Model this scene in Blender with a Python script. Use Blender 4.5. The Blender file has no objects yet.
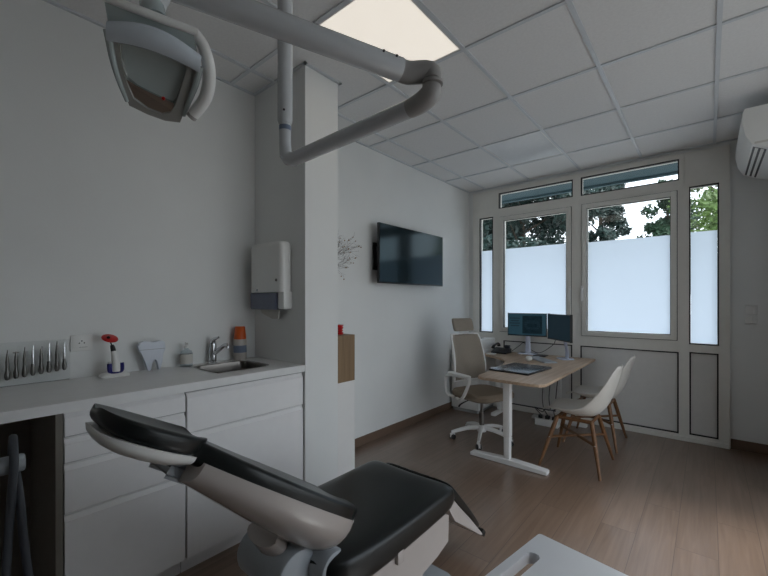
import bpy, bmesh, math, random
from math import pi, sin, cos, radians
from mathutils import Vector, Matrix
random.seed(7)
C = bpy.context.scene.collection
V = Vector

# ------------------------------------------------------------------ materials
def lin(r, g, b):
    f = lambda c: (c/255/12.92) if c/255 <= .04045 else ((c/255+.055)/1.055)**2.4
    return (f(r), f(g), f(b), 1)
def mat(name, col, rough=.5, metal=0, var=.04, scale=18, bump=0, bscale=120, emit=0, coat=0, trans=0, spec=.5, ecol=None, alpha=1, ior=1.45):
    m = bpy.data.materials.new(name); m.use_nodes = True
    nt = m.node_tree; b = nt.nodes['Principled BSDF']
    b.inputs['Roughness'].default_value = rough; b.inputs['Metallic'].default_value = metal
    b.inputs['Coat Weight'].default_value = coat; b.inputs['Transmission Weight'].default_value = trans
    b.inputs['Specular IOR Level'].default_value = spec; b.inputs['IOR'].default_value = ior
    b.inputs['Alpha'].default_value = alpha
    tc = nt.nodes.new('ShaderNodeTexCoord'); n = nt.nodes.new('ShaderNodeTexNoise')
    n.inputs['Scale'].default_value = scale; n.inputs['Detail'].default_value = 4
    nt.links.new(tc.outputs['Object'], n.inputs['Vector'])
    r = nt.nodes.new('ShaderNodeValToRGB')
    r.color_ramp.elements[0].position = .3; r.color_ramp.elements[1].position = .7
    r.color_ramp.elements[0].color = [c*(1-var) for c in col[:3]]+[1]
    r.color_ramp.elements[1].color = [min(1, c*(1+var)) for c in col[:3]]+[1]
    nt.links.new(n.outputs['Fac'], r.inputs['Fac']); nt.links.new(r.outputs['Color'], b.inputs['Base Color'])
    if bump:
        n2 = nt.nodes.new('ShaderNodeTexNoise'); n2.inputs['Scale'].default_value = bscale; n2.inputs['Detail'].default_value = 3
        nt.links.new(tc.outputs['Object'], n2.inputs['Vector'])
        bp = nt.nodes.new('ShaderNodeBump'); bp.inputs['Strength'].default_value = bump; bp.inputs['Distance'].default_value = .002
        nt.links.new(n2.outputs['Fac'], bp.inputs['Height']); nt.links.new(bp.outputs['Normal'], b.inputs['Normal'])
    if emit:
        b.inputs['Emission Color'].default_value = ecol or col; b.inputs['Emission Strength'].default_value = emit
    return m
def wood(name, c1, c2, axis='Y', sc=1.0, rough=.45):
    m = mat(name, c1, rough); nt = m.node_tree; b = nt.nodes['Principled BSDF']
    tc = nt.nodes.new('ShaderNodeTexCoord'); mp = nt.nodes.new('ShaderNodeMapping')
    s = {'X': (1.2, 26, 26), 'Y': (26, 1.2, 26), 'Z': (26, 26, 1.2)}[axis]
    mp.inputs['Scale'].default_value = [a*sc for a in s]
    n = nt.nodes.new('ShaderNodeTexNoise'); n.inputs['Scale'].default_value = 1.6; n.inputs['Detail'].default_value = 6; n.inputs['Distortion'].default_value = .6
    r = nt.nodes.new('ShaderNodeValToRGB'); r.color_ramp.elements[0].position = .3; r.color_ramp.elements[1].position = .72
    r.color_ramp.elements[0].color = c1; r.color_ramp.elements[1].color = c2
    nt.links.new(tc.outputs['Object'], mp.inputs['Vector']); nt.links.new(mp.outputs['Vector'], n.inputs['Vector'])
    nt.links.new(n.outputs['Fac'], r.inputs['Fac']); nt.links.new(r.outputs['Color'], b.inputs['Base Color'])
    return m
def floor_mat():
    m = bpy.data.materials.new('floor_planks'); m.use_nodes = True; nt = m.node_tree; b = nt.nodes['Principled BSDF']
    N = nt.nodes.new; L = nt.links.new
    tc = N('ShaderNodeTexCoord'); mp = N('ShaderNodeMapping'); mp.inputs['Rotation'].default_value = (0, 0, pi/2)
    mp.inputs['Location'].default_value = (.3, .055, 0)
    br = N('ShaderNodeTexBrick'); br.offset = .37; br.inputs['Scale'].default_value = 1
    br.inputs['Brick Width'].default_value = 1.3; br.inputs['Row Height'].default_value = .19
    br.inputs['Mortar Size'].default_value = .0016; br.inputs['Mortar Smooth'].default_value = .1
    br.inputs['Color1'].default_value = (.92, .92, .92, 1); br.inputs['Color2'].default_value = (1.07, 1.07, 1.07, 1); br.inputs['Mortar'].default_value = (.45, .45, .45, 1)
    L(tc.outputs['Object'], mp.inputs['Vector']); L(mp.outputs['Vector'], br.inputs['Vector'])
    mp2 = N('ShaderNodeMapping'); mp2.inputs['Scale'].default_value = (22, 1.1, 1)
    n = N('ShaderNodeTexNoise'); n.inputs['Scale'].default_value = 1.5; n.inputs['Detail'].default_value = 8; n.inputs['Distortion'].default_value = .8
    L(tc.outputs['Object'], mp2.inputs['Vector'])
    ad = N('ShaderNodeVectorMath'); ad.operation = 'MULTIPLY_ADD'; ad.inputs[1].default_value = (9, 9, 9)
    L(br.outputs['Color'], ad.inputs[0]); L(mp2.outputs['Vector'], ad.inputs[2]); L(ad.outputs[0], n.inputs['Vector'])
    r = N('ShaderNodeValToRGB'); r.color_ramp.elements[0].position = .25; r.color_ramp.elements[1].position = .75
    r.color_ramp.elements[0].color = FLOOR1; r.color_ramp.elements[1].color = FLOOR2
    L(n.outputs['Fac'], r.inputs['Fac'])
    mx = N('ShaderNodeMix'); mx.data_type = 'RGBA'; mx.blend_type = 'MULTIPLY'; mx.inputs[0].default_value = 1
    L(r.outputs['Color'], mx.inputs[6]); L(br.outputs['Color'], mx.inputs[7]); L(mx.outputs[2], b.inputs['Base Color'])
    bp = N('ShaderNodeBump'); bp.inputs['Strength'].default_value = .12; bp.inputs['Distance'].default_value = .003
    L(n.outputs['Fac'], bp.inputs['Height']); L(bp.outputs['Normal'], b.inputs['Normal'])
    b.inputs['Roughness'].default_value = .30; b.inputs['Specular IOR Level'].default_value = 1.0
    b.inputs['Coat Weight'].default_value = .35; b.inputs['Coat Roughness'].default_value = .22
    return m
FLOOR1 = (.150, .096, .066, 1); FLOOR2 = (.235, .160, .118, 1)
def glass_mat(name, tint=(.86, .93, .93, 1), rough=0, refl=1.0):
    m = bpy.data.materials.new(name); m.use_nodes = True; nt = m.node_tree; nt.nodes.clear(); N = nt.nodes.new; L = nt.links.new
    o = N('ShaderNodeOutputMaterial'); mx = N('ShaderNodeMixShader'); t = N('ShaderNodeBsdfTransparent'); g = N('ShaderNodeBsdfGlossy'); f = N('ShaderNodeFresnel')
    f.inputs['IOR'].default_value = 1.5; t.inputs['Color'].default_value = tint; g.inputs['Roughness'].default_value = rough; g.inputs['Color'].default_value = (refl, refl, refl, 1)
    ge = N('ShaderNodeNewGeometry'); iv = N('ShaderNodeMath'); iv.operation = 'SUBTRACT'; iv.inputs[0].default_value = 1; mu = N('ShaderNodeMath'); mu.operation = 'MULTIPLY'
    L(ge.outputs['Backfacing'], iv.inputs[1]); L(iv.outputs[0], mu.inputs[0]); L(f.outputs[0], mu.inputs[1]); L(mu.outputs[0], mx.inputs[0]); L(t.outputs[0], mx.inputs[1]); L(g.outputs[0], mx.inputs[2]); L(mx.outputs[0], o.inputs['Surface'])
    return m
def film_mat():
    m = bpy.data.materials.new('frosted_film'); m.use_nodes = True; nt = m.node_tree; nt.nodes.clear(); N = nt.nodes.new; L = nt.links.new
    o = N('ShaderNodeOutputMaterial'); mx = N('ShaderNodeMixShader'); t = N('ShaderNodeBsdfTranslucent'); d = N('ShaderNodeBsdfDiffuse')
    n = N('ShaderNodeTexNoise'); n.inputs['Scale'].default_value = 3; r = N('ShaderNodeValToRGB')
    r.color_ramp.elements[0].color = (.72, .81, .92, 1); r.color_ramp.elements[1].color = (.74, .83, .94, 1)
    L(n.outputs['Fac'], r.inputs['Fac']); L(r.outputs['Color'], t.inputs['Color']); d.inputs['Color'].default_value = (.8, .85, .9, 1)
    mx.inputs[0].default_value = .12
    L(t.outputs[0], mx.inputs[1]); L(d.outputs[0], mx.inputs[2]); L(mx.outputs[0], o.inputs['Surface'])
    return m
def screen_mat(name, base, line, radiograph=False):
    m = bpy.data.materials.new(name); m.use_nodes = True; nt = m.node_tree; b = nt.nodes['Principled BSDF']; N = nt.nodes.new; L = nt.links.new
    tc = N('ShaderNodeTexCoord'); mp = N('ShaderNodeMapping')
    w = N('ShaderNodeTexWave'); w.bands_direction = 'Z'; w.inputs['Scale'].default_value = 14; w.inputs['Distortion'].default_value = 2 if radiograph else 0
    n = N('ShaderNodeTexNoise'); n.inputs['Scale'].default_value = 60 if radiograph else 30
    r = N('ShaderNodeValToRGB'); r.color_ramp.elements[0].color = base; r.color_ramp.elements[1].color = line
    r.color_ramp.elements[0].position = .35; r.color_ramp.elements[1].position = .8
    L(tc.outputs['Object'], w.inputs['Vector']); L(tc.outputs['Object'], n.inputs['Vector'])
    mu = N('ShaderNodeMath'); mu.operation = 'MULTIPLY'; L(w.outputs['Fac'], mu.inputs[0]); L(n.outputs['Fac'], mu.inputs[1])
    L(mu.outputs[0], r.inputs['Fac']); L(r.outputs['Color'], b.inputs['Emission Color']); b.inputs['Emission Strength'].default_value = 1
    b.inputs['Base Color'].default_value = (.01, .01, .012, 1); b.inputs['Roughness'].default_value = .5; b.inputs['Specular IOR Level'].default_value = .12
    return m

wall_m = mat('wall_paint', (.80, .81, .80, 1), .85, var=.015, scale=3, bump=.15, bscale=90)
tile_m = mat('ceiling_tile', (.80, .80, .80, 1), .9, var=.03, scale=60, bump=.5, bscale=220)
bar_m = mat('ceiling_bar', (.62, .65, .68, 1), .28, var=.02)
floor_m = floor_mat()
base_m = mat('dark_baseboard', lin(112, 92, 78), .5)
frame_m = mat('window_paint', (.78, .765, .72, 1), .45, var=.015)
panel_m = mat('window_infill_panel', (.72, .71, .69, 1), .6, var=.02)
gasket_m = mat('black_gasket', (.01, .01, .012, 1), .5)
white_m = mat('white_lacquer', (.80, .79, .775, 1), .4, var=.01)
cab_m = mat('cabinet_laminate', (.88, .87, .87, 1), .45, var=.01)
top_m = mat('worktop_laminate', (.78, .78, .775, 1), .35, var=.02)
groove_m = mat('cabinet_carcass', (.40, .40, .40, 1), .6)
voidp_m = mat('knee_shade_panel', (.19, .175, .15, 1), .7)  # shade of the knee space put into the dark panel colour
plastic_m = mat('white_plastic', (.80, .80, .78, 1), .3, var=.01)
shell_m = mat('dental_shell_gloss', (.50, .455, .43, 1), .16, var=.01, coat=.5)
leather_m = mat('black_leatherette', (.0045, .0068, .0072, 1), .28, var=.15, bump=.12, bscale=380, spec=.45)
grey_m = mat('light_grey_plastic', (.36, .39, .42, 1), .35)
dgrey_m = mat('dark_grey_rubber', (.055, .062, .075, 1), .5)
black_m = mat('black_plastic', (.012, .012, .013, 1), .35)
chrome_m = mat('chrome', (.62, .63, .65, 1), .14, 1)
toolsteel_m = mat('dull_tool_steel', (.17, .165, .155, 1), .35, .8)
steel_m = mat('brushed_steel', (.20, .185, .17, 1), .32, 1)
oak_m = wood('desk_oak', lin(176, 148, 122), lin(206, 182, 158), 'Y')
edge_m = wood('niche_wood', lin(120, 96, 70), lin(150, 124, 94), 'Z')
leg_m = wood('chair_leg_wood', lin(96, 64, 38), lin(128, 90, 58), 'Z', 2)
taupe_m = mat('taupe_mesh_fabric', lin(150, 140, 128), .85, var=.06, scale=120, bump=.5, bscale=500)
taupe2_m = mat('taupe_seat_fabric', lin(140, 126, 110), .9, var=.06, scale=120, bump=.5, bscale=400)
tubew_m = mat('painted_steel_tube', (.58, .60, .62, 1), .26, var=.01, coat=.3)
joint_m = mat('grey_joint_casting', (.36, .35, .34, 1), .35, var=.02)
mirror_m = mat('mirror', (.85, .86, .86, 1), .03, 1, var=0)
refl_m = mat('faceted_reflector', (.55, .55, .53, 1), .24, 1, var=.05, scale=40)
lampglass_m = mat('lamp_translucent_rim', (.44, .50, .50, 1), .2, var=.02, coat=.4)
red_m = mat('red_plastic', (.50, .012, .012, 1), .3)
blue_m = mat('dark_blue_plastic', (.018, .018, .16, 1), .3)
orange_m = mat('orange_cap', (.62, .10, .012, 1), .4)
label_m = mat('spray_label', (.50, .46, .42, 1), .45)
bluelab_m = mat('grey_blue_label', (.16, .20, .28, 1), .45)
towelwin_m = mat('smoked_window', (.14, .155, .22, 1), .2)
paper_m = mat('paper_towel', (.62, .60, .56, 1), .9)
acryl_m = glass_mat('clear_acrylic', (.985, .99, .99, 1), .1, .10)
lav_m = mat('pale_translucent_plastic', (.66, .70, .84, 1), .2, coat=.3)
glass_m = glass_mat('window_glass', (.95, .972, .972, 1))
film_m = film_mat()
bark_m = mat('bark', (.06, .045, .03, 1), .9, var=.3)
leafd_m = mat('dark_leaves', (.012, .034, .028, 1), .6, var=.5, scale=2)
leafm_m = mat('mid_leaves', (.03, .07, .035, 1), .6, var=.5, scale=2)
leafb_m = mat('sunlit_tone_leaves', (.11, .19, .045, 1), .6, var=.5, scale=2)  # sunlight on the nearest tree put into a brighter leaf colour
ground_m = mat('outdoor_gravel', (.36, .35, .33, 1), .9, var=.2, scale=8)
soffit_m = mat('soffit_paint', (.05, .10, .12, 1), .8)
render_m = mat('outdoor_render', (.45, .45, .43, 1), .9)
LIT = .66
lit_m = mat('lit_diffuser', (.8, .78, .74, 1), .5, var=.01, emit=LIT, ecol=(1, .915, .80, 1))
lit2_m = mat('added_rear_diffuser', (.8, .78, .74, 1), .5, var=.01, emit=.5, ecol=(1, .93, .85, 1))  # glow of the added panels behind the camera
unlit_m = mat('unlit_diffuser', (.74, .77, .80, 1), .18, var=.02)
tv_m = mat('tv_glass', (.003, .008, .012, 1), .12, var=0, spec=.30)
tv_m.node_tree.nodes['Principled BSDF'].inputs['Specular Tint'].default_value = (.45, .85, 1, 1)
berry_m = mat('dried_berry', (.25, .14, .05, 1), .7)
twig_m = mat('dry_twig', (.10, .085, .07, 1), .8)
toothw_m = mat('tooth_white', (.62, .66, .74, 1), .35)

# ------------------------------------------------------------------ mesh helpers
class B:
    def __init__(s): s.b = bmesh.new()
    def _bev(s, vs, w, seg):
        if w <= 0: return
        es = set(e for v in vs for e in v.link_edges)
        bmesh.ops.bevel(s.b, geom=list(es), offset=w, segments=seg, profile=.6, affect='EDGES')
    def box(s, lo, hi, bev=0, seg=2, M=None):
        r = bmesh.ops.create_cube(s.b, size=1)['verts']
        lo, hi = V(lo), V(hi)
        for v in r:
            v.co = V([lo[i]+(v.co[i]+.5)*(hi[i]-lo[i]) for i in range(3)])
            if M: v.co = M @ v.co
        s._bev(r, bev, seg); return s
    def obb(s, c, ex, ey, ez, hx, hy, hz, bev=0, seg=2):
        ex, ey, ez = V(ex).normalized(), V(ey).normalized(), V(ez).normalized()
        M = Matrix((ex, ey, ez)).transposed().to_4x4(); M.translation = V(c)
        return s.box((-hx, -hy, -hz), (hx, hy, hz), bev, seg, M)
    def loft(s, rings, closed=True, caps=True, loop=False):
        R = [[s.b.verts.new(p) for p in r] for r in rings]
        n = len(R[0]); m = len(R)
        for i in range(m if loop else m-1):
            a, c = R[i], R[(i+1) % m]
            for j in range(n if closed else n-1):
                k = (j+1) % n
                try: s.b.faces.new((a[j], a[k], c[k], c[j]))
                except ValueError: pass
        if caps and closed and not loop:
            for r in (R[0][::-1], R[-1]):
                try: s.b.faces.new(r)
                except ValueError: pass
        return s
    def tube(s, pts, r, n=14, smooth=0, caps=True, flat=None):
        pts = [V(p) for p in pts]; rs = r if isinstance(r, (list, tuple)) else [r]*len(pts)
        if smooth:
            P, Q = [], []
            m = len(pts)
            for i in range(m-1):
                p0, p1, p2, p3 = pts[max(i-1, 0)], pts[i], pts[i+1], pts[min(i+2, m-1)]
                for k in range(smooth):
                    t = k/smooth
                    P.append(.5*((2*p1)+(p2-p0)*t+(2*p0-5*p1+4*p2-p3)*t*t+(3*p1-p0-3*p2+p3)*t**3)); Q.append(tuple(a_*(1-t)+c_*t for a_, c_ in zip(rs[i], rs[i+1])) if isinstance(rs[i], tuple) else rs[i]*(1-t)+rs[i+1]*t)
            P.append(pts[-1]); Q.append(rs[-1]); pts, rs = P, Q
        rings = []; t0 = (pts[1]-pts[0]).normalized()
        u = t0.orthogonal().normalized()
        if flat: u = (V(flat)-t0*V(flat).dot(t0)).normalized()
        for i, p in enumerate(pts):
            t = ((pts[min(i+1, len(pts)-1)]-p).normalized()+(p-pts[max(i-1, 0)]).normalized()).normalized()
            u = (u-t*u.dot(t)).normalized(); w = t.cross(u)
            a = rs[i] if isinstance(rs[i], tuple) else (rs[i], rs[i])
            rings.append([p+u*cos(2*pi*k/n)*a[0]+w*sin(2*pi*k/n)*a[1] for k in range(n)])
        return s.loft(rings, True, caps)
    def cyl(s, p, q, r, r2=None, n=24, bev=0):
        p, q = V(p), V(q); r2 = r if r2 is None else r2
        if bev:
            d = (q-p).normalized()*bev
            return s.tube([p, p+d*.3, p+d, q-d, q-d*.3, q], [r-bev, r-bev*.3, r, r2, r2-bev*.3, r2-bev], n)
        return s.tube([p, q], [r, r2], n)
    def lathe(s, o, prof, n=28, ax=(0, 0, 1)):
        o = V(o); ax = V(ax).normalized(); u = ax.orthogonal().normalized(); w = ax.cross(u)
        rings = [[o+ax*z+(u*cos(2*pi*k/n)+w*sin(2*pi*k/n))*max(r, 1e-4) for k in range(n)] for r, z in prof]
        return s.loft(rings)
    def prism(s, poly, o, ex, ey, ez, d, bev=0, seg=2):
        o, ex, ey, ez = V(o), V(ex), V(ey), V(ez)
        a = [s.b.verts.new(o+ex*x+ey*y) for x, y in poly]; c = [s.b.verts.new(o+ex*x+ey*y+ez*d) for x, y in poly]
        s.b.faces.new(a[::-1]); s.b.faces.new(c)
        for i in range(len(a)):
            k = (i+1) % len(a); s.b.faces.new((a[i], a[k], c[k], c[i]))
        if bev:
            es = [e for e in set(e for v in a+c for e in v.link_edges) if (e.verts[0] in a) == (e.verts[1] in a)]
            bmesh.ops.bevel(s.b, geom=es, offset=bev, segments=seg, profile=.6, affect='EDGES')
        return s
    def ball(s, c, r, sc=(1, 1, 1), n=16):
        vs = bmesh.ops.create_uvsphere(s.b, u_segments=n, v_segments=n//2+2, radius=r)['verts']
        for v in vs: v.co = V([v.co[i]*sc[i] for i in range(3)])+V(c)
        return s
def rrect(hx, hy, r, n=6, cx=0, cy=0):
    P = []
    for sx, sy, a0 in ((1, 1, 0), (-1, 1, pi/2), (-1, -1, pi), (1, -1, 3*pi/2)):
        for k in range(n+1):
            a = a0+pi/2*k/n; P.append((cx+sx*(hx-r)+r*cos(a), cy+sy*(hy-r)+r*sin(a)))
    return P
def tag(o, label=None, cat=None, group=None, kind=None):
    if label: o['label'] = label
    if cat: o['category'] = cat
    if group: o['group'] = group
    if kind: o['kind'] = kind
    return o
def obj(name, b, m, parent=None, smooth=True, ang=.6, loc=None, sub=0, solid=0):
    bmesh.ops.recalc_face_normals(b.b, faces=b.b.faces)
    me = bpy.data.meshes.new(name); b.b.to_mesh(me); b.b.free()
    off = V((0, 0, 0)); p = parent
    while p is not None: off += p.location; p = p.parent
    if parent is None and loc is None and me.vertices:
        xs = [v.co for v in me.vertices]
        lo = [min(c[i] for c in xs) for i in range(3)]; hi = [max(c[i] for c in xs) for i in range(3)]
        loc = ((lo[0]+hi[0])/2, (lo[1]+hi[1])/2, lo[2])
    o = bpy.data.objects.new(name, me); C.objects.link(o)
    if parent is not None: me.transform(Matrix.Translation(-off)); o.parent = parent
    else: me.transform(Matrix.Translation(-V(loc))); o.location = loc
    for q in (m if isinstance(m, (list, tuple)) else [m]): me.materials.append(q)
    if smooth:
        me.polygons.foreach_set('use_smooth', [True]*len(me.polygons)); me.set_sharp_from_angle(angle=ang)
    if solid:
        md = o.modifiers.new('solid', 'SOLIDIFY'); md.thickness = solid; md.offset = 0
    if sub:
        md = o.modifiers.new('sub', 'SUBSURF'); md.levels = sub; md.render_levels = sub
    return o
def thing(name, loc, label, cat, group=None):
    o = bpy.data.objects.new(name, None); C.objects.link(o); o.location = loc; o.empty_display_size = .1
    return tag(o, label, cat, group)
def S(name, b, m, parent=None, smooth=False):
    o = obj(name, b, m, parent, smooth)
    if parent is None: o['kind'] = 'structure'
    return o
def SE(name, loc):
    o = bpy.data.objects.new(name, None); C.objects.link(o); o.location = loc; o['kind'] = 'structure'; return o
def copy_tree(o, parent=None):
    c = o.copy(); C.objects.link(c)
    if parent is not None: c.parent = parent
    for ch in list(o.children): copy_tree(ch, c)
    return c

# ------------------------------------------------------------------ room shell
H = 2.968; XL = -2.62; YW = 5.0; XR = 1.30; YB = -2.6
S('floor', B().box((XL-.15, YB-.15, -.12), (XR+.15, YW+.12, 0)), floor_m)
S('wall_left', B().box((XL-.15, YB-.15, 0), (XL, YW+.12, H+.15)), wall_m)
S('wall_partition', B().box((XL, 1.60, 0), (-2.02, 1.89, H+.02)), wall_m)
b = B().box((XL, YW, 2.93), (.163, YW+.12, H+.15)).box((XL, YW, 0), (-2.54, YW+.12, 2.93)).box((.163, YW, 0), (.60, YW+.12, H+.15))
S('wall_back', b, wall_m)
S('wall_right', B().box((.44, 3.88, 0), (.60, YW, H+.15)).box((.60, 3.88, 0), (XR+.15, 4.0, H+.15)).box((XR, YB, 0), (XR+.15, 1.0, H+.15)).box((XR, 1.0, 2.55), (XR+.15, 3.8, H+.15)).box((XR, 3.8, 0), (XR+.15, 3.88, H+.15)), wall_m)
S('wall_front', B().box((XL, YB-.15, 0), (XR+.15, YB, H+.15)), wall_m)
# baseboards
S('baseboard_left', B().box((XL, 2.08, 0), (XL+.014, YW, .085), .003), base_m)
S('baseboard_back', B().box((.17, YW-.014, 0), (.44, YW, .095), .003), base_m)
S('baseboard_right', B().box((.426, 3.88, 0), (.44, YW-.014, .085), .003), base_m)
# ceiling tiles and grid
xs = [.049+.6*i for i in range(2, -5, -1)]; ys = [4.332+.7326-.7326*j for j in range(0, 12)]
xe = [XR]+xs+[XL]; ye = [YW]+[y for y in ys if YB < y < YW]+[YB]
PAN = {(-1.751, 1.401): 'lit', (-1.751, 3.599): 'off', (-.551, -1.53): 'rear', (-1.751, -1.53-.7326): 'rear'}  # rear panels are unseen, added to brighten the room
b = B()
cells = []
for x1, x0 in zip(xe, xe[1:]):
    for y1, y0 in zip(ye, ye[1:]):
        k = [v for (a, c), v in PAN.items() if abs(a-x0) < .02 and abs(c-y0) < .05]
        if k: cells.append((k[0], x0, x1, y0, y1))
        else: b.box((x0+.002, y0+.002, H+.008), (x1-.002, y1-.002, H+.03))
b.box((XL, YB, H+.06), (XR, YW, H+.15))
S('ceiling', b, tile_m)
b = B()
for x in xs: b.box((x-.012, YB, H-.002), (x+.012, YW, H+.0079))
for y in ye[1:-1]: b.box((XL, y-.012, H-.0015), (XR, y+.012, H+.0078))
b.box((XL, YB, H-.003), (XL+.02, YW, H+.0077)).box((XL, YW-.02, H-.003), (.44, YW, H+.0077)).box((.42, 3.88, H-.003), (.44, YW, H+.0077))
b.box((XL, 1.58, H-.003), (-2.0, 1.60, H+.0077)).box((-2.02, 1.58, H-.003), (-2.0, 1.91, H+.0077)).box((XL, 1.89, H-.003), (-2.0, 1.91, H+.0077))
S('trim_1', b, bar_m)
n_lit = 0
for k, x0, x1, y0, y1 in cells:
    lab = {'lit': 'large bright warm white square ceiling light panel above the folded lamp arm',
           'off': 'switched off pale ceiling light panel near the window wall',
           'rear': 'added unseen ceiling light panel over the rear part of the room'}[k]
    t = thing('ceiling_light_panel', ((x0+x1)/2, (y0+y1)/2, H), lab, 'ceiling light', 'added light panels over the rear of the room' if k == 'rear' else None)
    obj('diffuser', B().box((x0+.022, y0+.022, H+.004), (x1-.022, y1-.022, H+.009)), {'lit': lit_m, 'off': unlit_m, 'rear': lit2_m}[k], t)
    f = B()
    for a, c in (((x0+.013, y0+.013), (x1-.013, y0+.022)), ((x0+.013, y1-.022), (x1-.013, y1-.013)), ((x0+.013, y0+.022), (x0+.022, y1-.022)), ((x1-.022, y0+.022), (x1-.013, y1-.022))):
        f.box((a[0], a[1], H+.001), (c[0], c[1], H+.03))
    f.box((x0+.013, y0+.013, H+.03), (x1-.013, y1-.013, H+.04))
    obj('panel_frame', f, white_m, t)

# ------------------------------------------------------------------ windows
def frame_rect(b, x0, x1, z0, z1, w, y0, y1, bev=.003):
    b.box((x0, y0, z0), (x0+w, y1, z1), bev); b.box((x1-w, y0, z0), (x1, y1, z1), bev)
    b.box((x0+w-.001, y0, z0), (x1-w+.001, y1, z0+w), bev); b.box((x0+w-.001, y0, z1-w), (x1-w+.001, y1, z1), bev)
F0, F1 = YW-.03, YW+.06       # frame depth range
def window(n, gx0, gx1, gz0, gz1, ox0, ox1, oz0, oz1, filmtop=None, sash=0, handle_x=None, panel=None):
    w = SE('window_%d' % n, ((ox0+ox1)/2, YW, oz0))
    s = max(sash, 0); fb = B(); y0 = F0
    # fixed frame: outer rectangle around the glass
    gx0f, gx1f, gz0f, gz1f = gx0-s, gx1+s, gz0-s, gz1+s
    fb.box((ox0, y0, gz0f), (gx0f, F1, oz1)); fb.box((gx1f, y0, gz0f), (ox1, F1, oz1))
    fb.box((gx0f, y0, gz1f), (gx1f, F1, oz1)); fb.box((ox0, y0, oz0), (ox1, F1, gz0f))if not panel else None
    if panel:
        px0, px1, pz0, pz1 = panel
        fb.box((ox0, y0, oz0), (px0, F1, gz0f)); fb.box((px1, y0, oz0), (ox1, F1, gz0f)); fb.box((px0, y0, oz0), (px1, F1, pz0)); fb.box((px0, y0, pz1), (px1, F1, gz0f))
        obj('infill_panel', B().box((px0+.006, YW-.018, pz0+.006), (px1-.006, F1-.01, pz1-.006)), panel_m, w, False)
        g = B(); frame_rect(g, px0-.004, px1+.004, pz0-.004, pz1+.004, .012, YW-.0315, YW-.0, 0); obj('panel_gasket', g, gasket_m, w, False)
    obj('window_frame', fb, frame_m, w, False)
    if s:
        sb = B(); frame_rect(sb, gx0-s+.004, gx1+s-.004, gz0-s+.004, gz1+s-.004, s-.004, F0-.022, F1-.01, .006); obj('sash', sb, frame_m, w)
        sb = B(); frame_rect(sb, gx0-s-.001, gx1+s+.001, gz0-s-.001, gz1+s+.001, .005, F0-.004, F0+.004, 0); obj('sash_seal', sb, gasket_m, w, False)
    yg = F0-.02 if s else F0
    g = B(); frame_rect(g, gx0-.006, gx1+.006, gz0-.006, gz1+.006, .011, yg+.008 if s else yg-.002, yg+.04, 0); obj('glass_gasket', g, gasket_m, w, False)
    obj('glass_pane', B().box((gx0, YW+.012, gz0), (gx1, YW+.016, gz1)), glass_m, w, False)
    if filmtop: obj('frosted_film', B().loft([[(gx0+.006, YW+.0115, z), (gx1-.006, YW+.0115, z)] for z in (gz0+.006, filmtop)], False, False), film_m, w, False)
    if handle_x:
        hd = obj('window_handle', B().box((handle_x-.013, F0-.03, 1.43), (handle_x+.013, F0-.018, 1.60), .004).cyl((handle_x, F0-.03, 1.56), (handle_x, F0-.065, 1.56), .009, n=12).box((handle_x-.009, F0-.075, 1.42), (handle_x+.009, F0-.06, 1.572), .005), white_m, w)
window(1, -2.431, -2.245, 1.0, 2.565, -2.54, -2.17, 0, 2.60, 2.12, panel=(-2.431, -2.245, .07, .895))
window(2, -2.088, -1.304, 1.07, 2.497, -2.17, -1.19, 0, 2.60, 2.122, sash=.055, handle_x=-1.262, panel=(-2.088, -1.245, .07, .895))
window(3, -1.082, -.295, 1.07, 2.503, -1.19, -.187, 0, 2.60, 2.112, sash=.055, handle_x=-1.125, panel=(-1.147, -.233, .068, .893))
window(4, -.14, .077, .99, 2.57, -.187, .163, 0, 2.60, 2.12, panel=(-.139, .076, .076, .902))
window(5, -2.153, -1.24, 2.672, 2.868, -2.54, -1.19, 2.60, 2.93)
window(6, -1.141, -.232, 2.667, 2.872, -1.19, -.187, 2.60, 2.93)
w7 = SE('window_7', (-.01, YW, 2.60)); obj('window_frame', B().box((-.187, F0+.01, 2.60), (.163, F1, 2.93), .003), frame_m, w7, False)
S('trim_2', B().box((-2.54, YW-.05, 0), (.163, YW-.03, .045), .004), frame_m)

w8 = SE('window_8', (XR, 2.4, 0)); b = B()  # unseen glazed opening added to let more daylight in
for y0_, y1_ in ((1.0, 1.07), (2.36, 2.44), (3.73, 3.8)): b.box((XR+.02, y0_, 0), (XR+.08, y1_, 2.55))
b.box((XR+.02, 1.07, 0), (XR+.08, 3.73, .08)).box((XR+.02, 1.07, 2.48), (XR+.08, 3.73, 2.55)); obj('window_frame', b, frame_m, w8, False)
obj('glass_pane', B().box((XR+.05, 1.07, .08), (XR+.054, 3.73, 2.48)), glass_m, w8, False)

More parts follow.
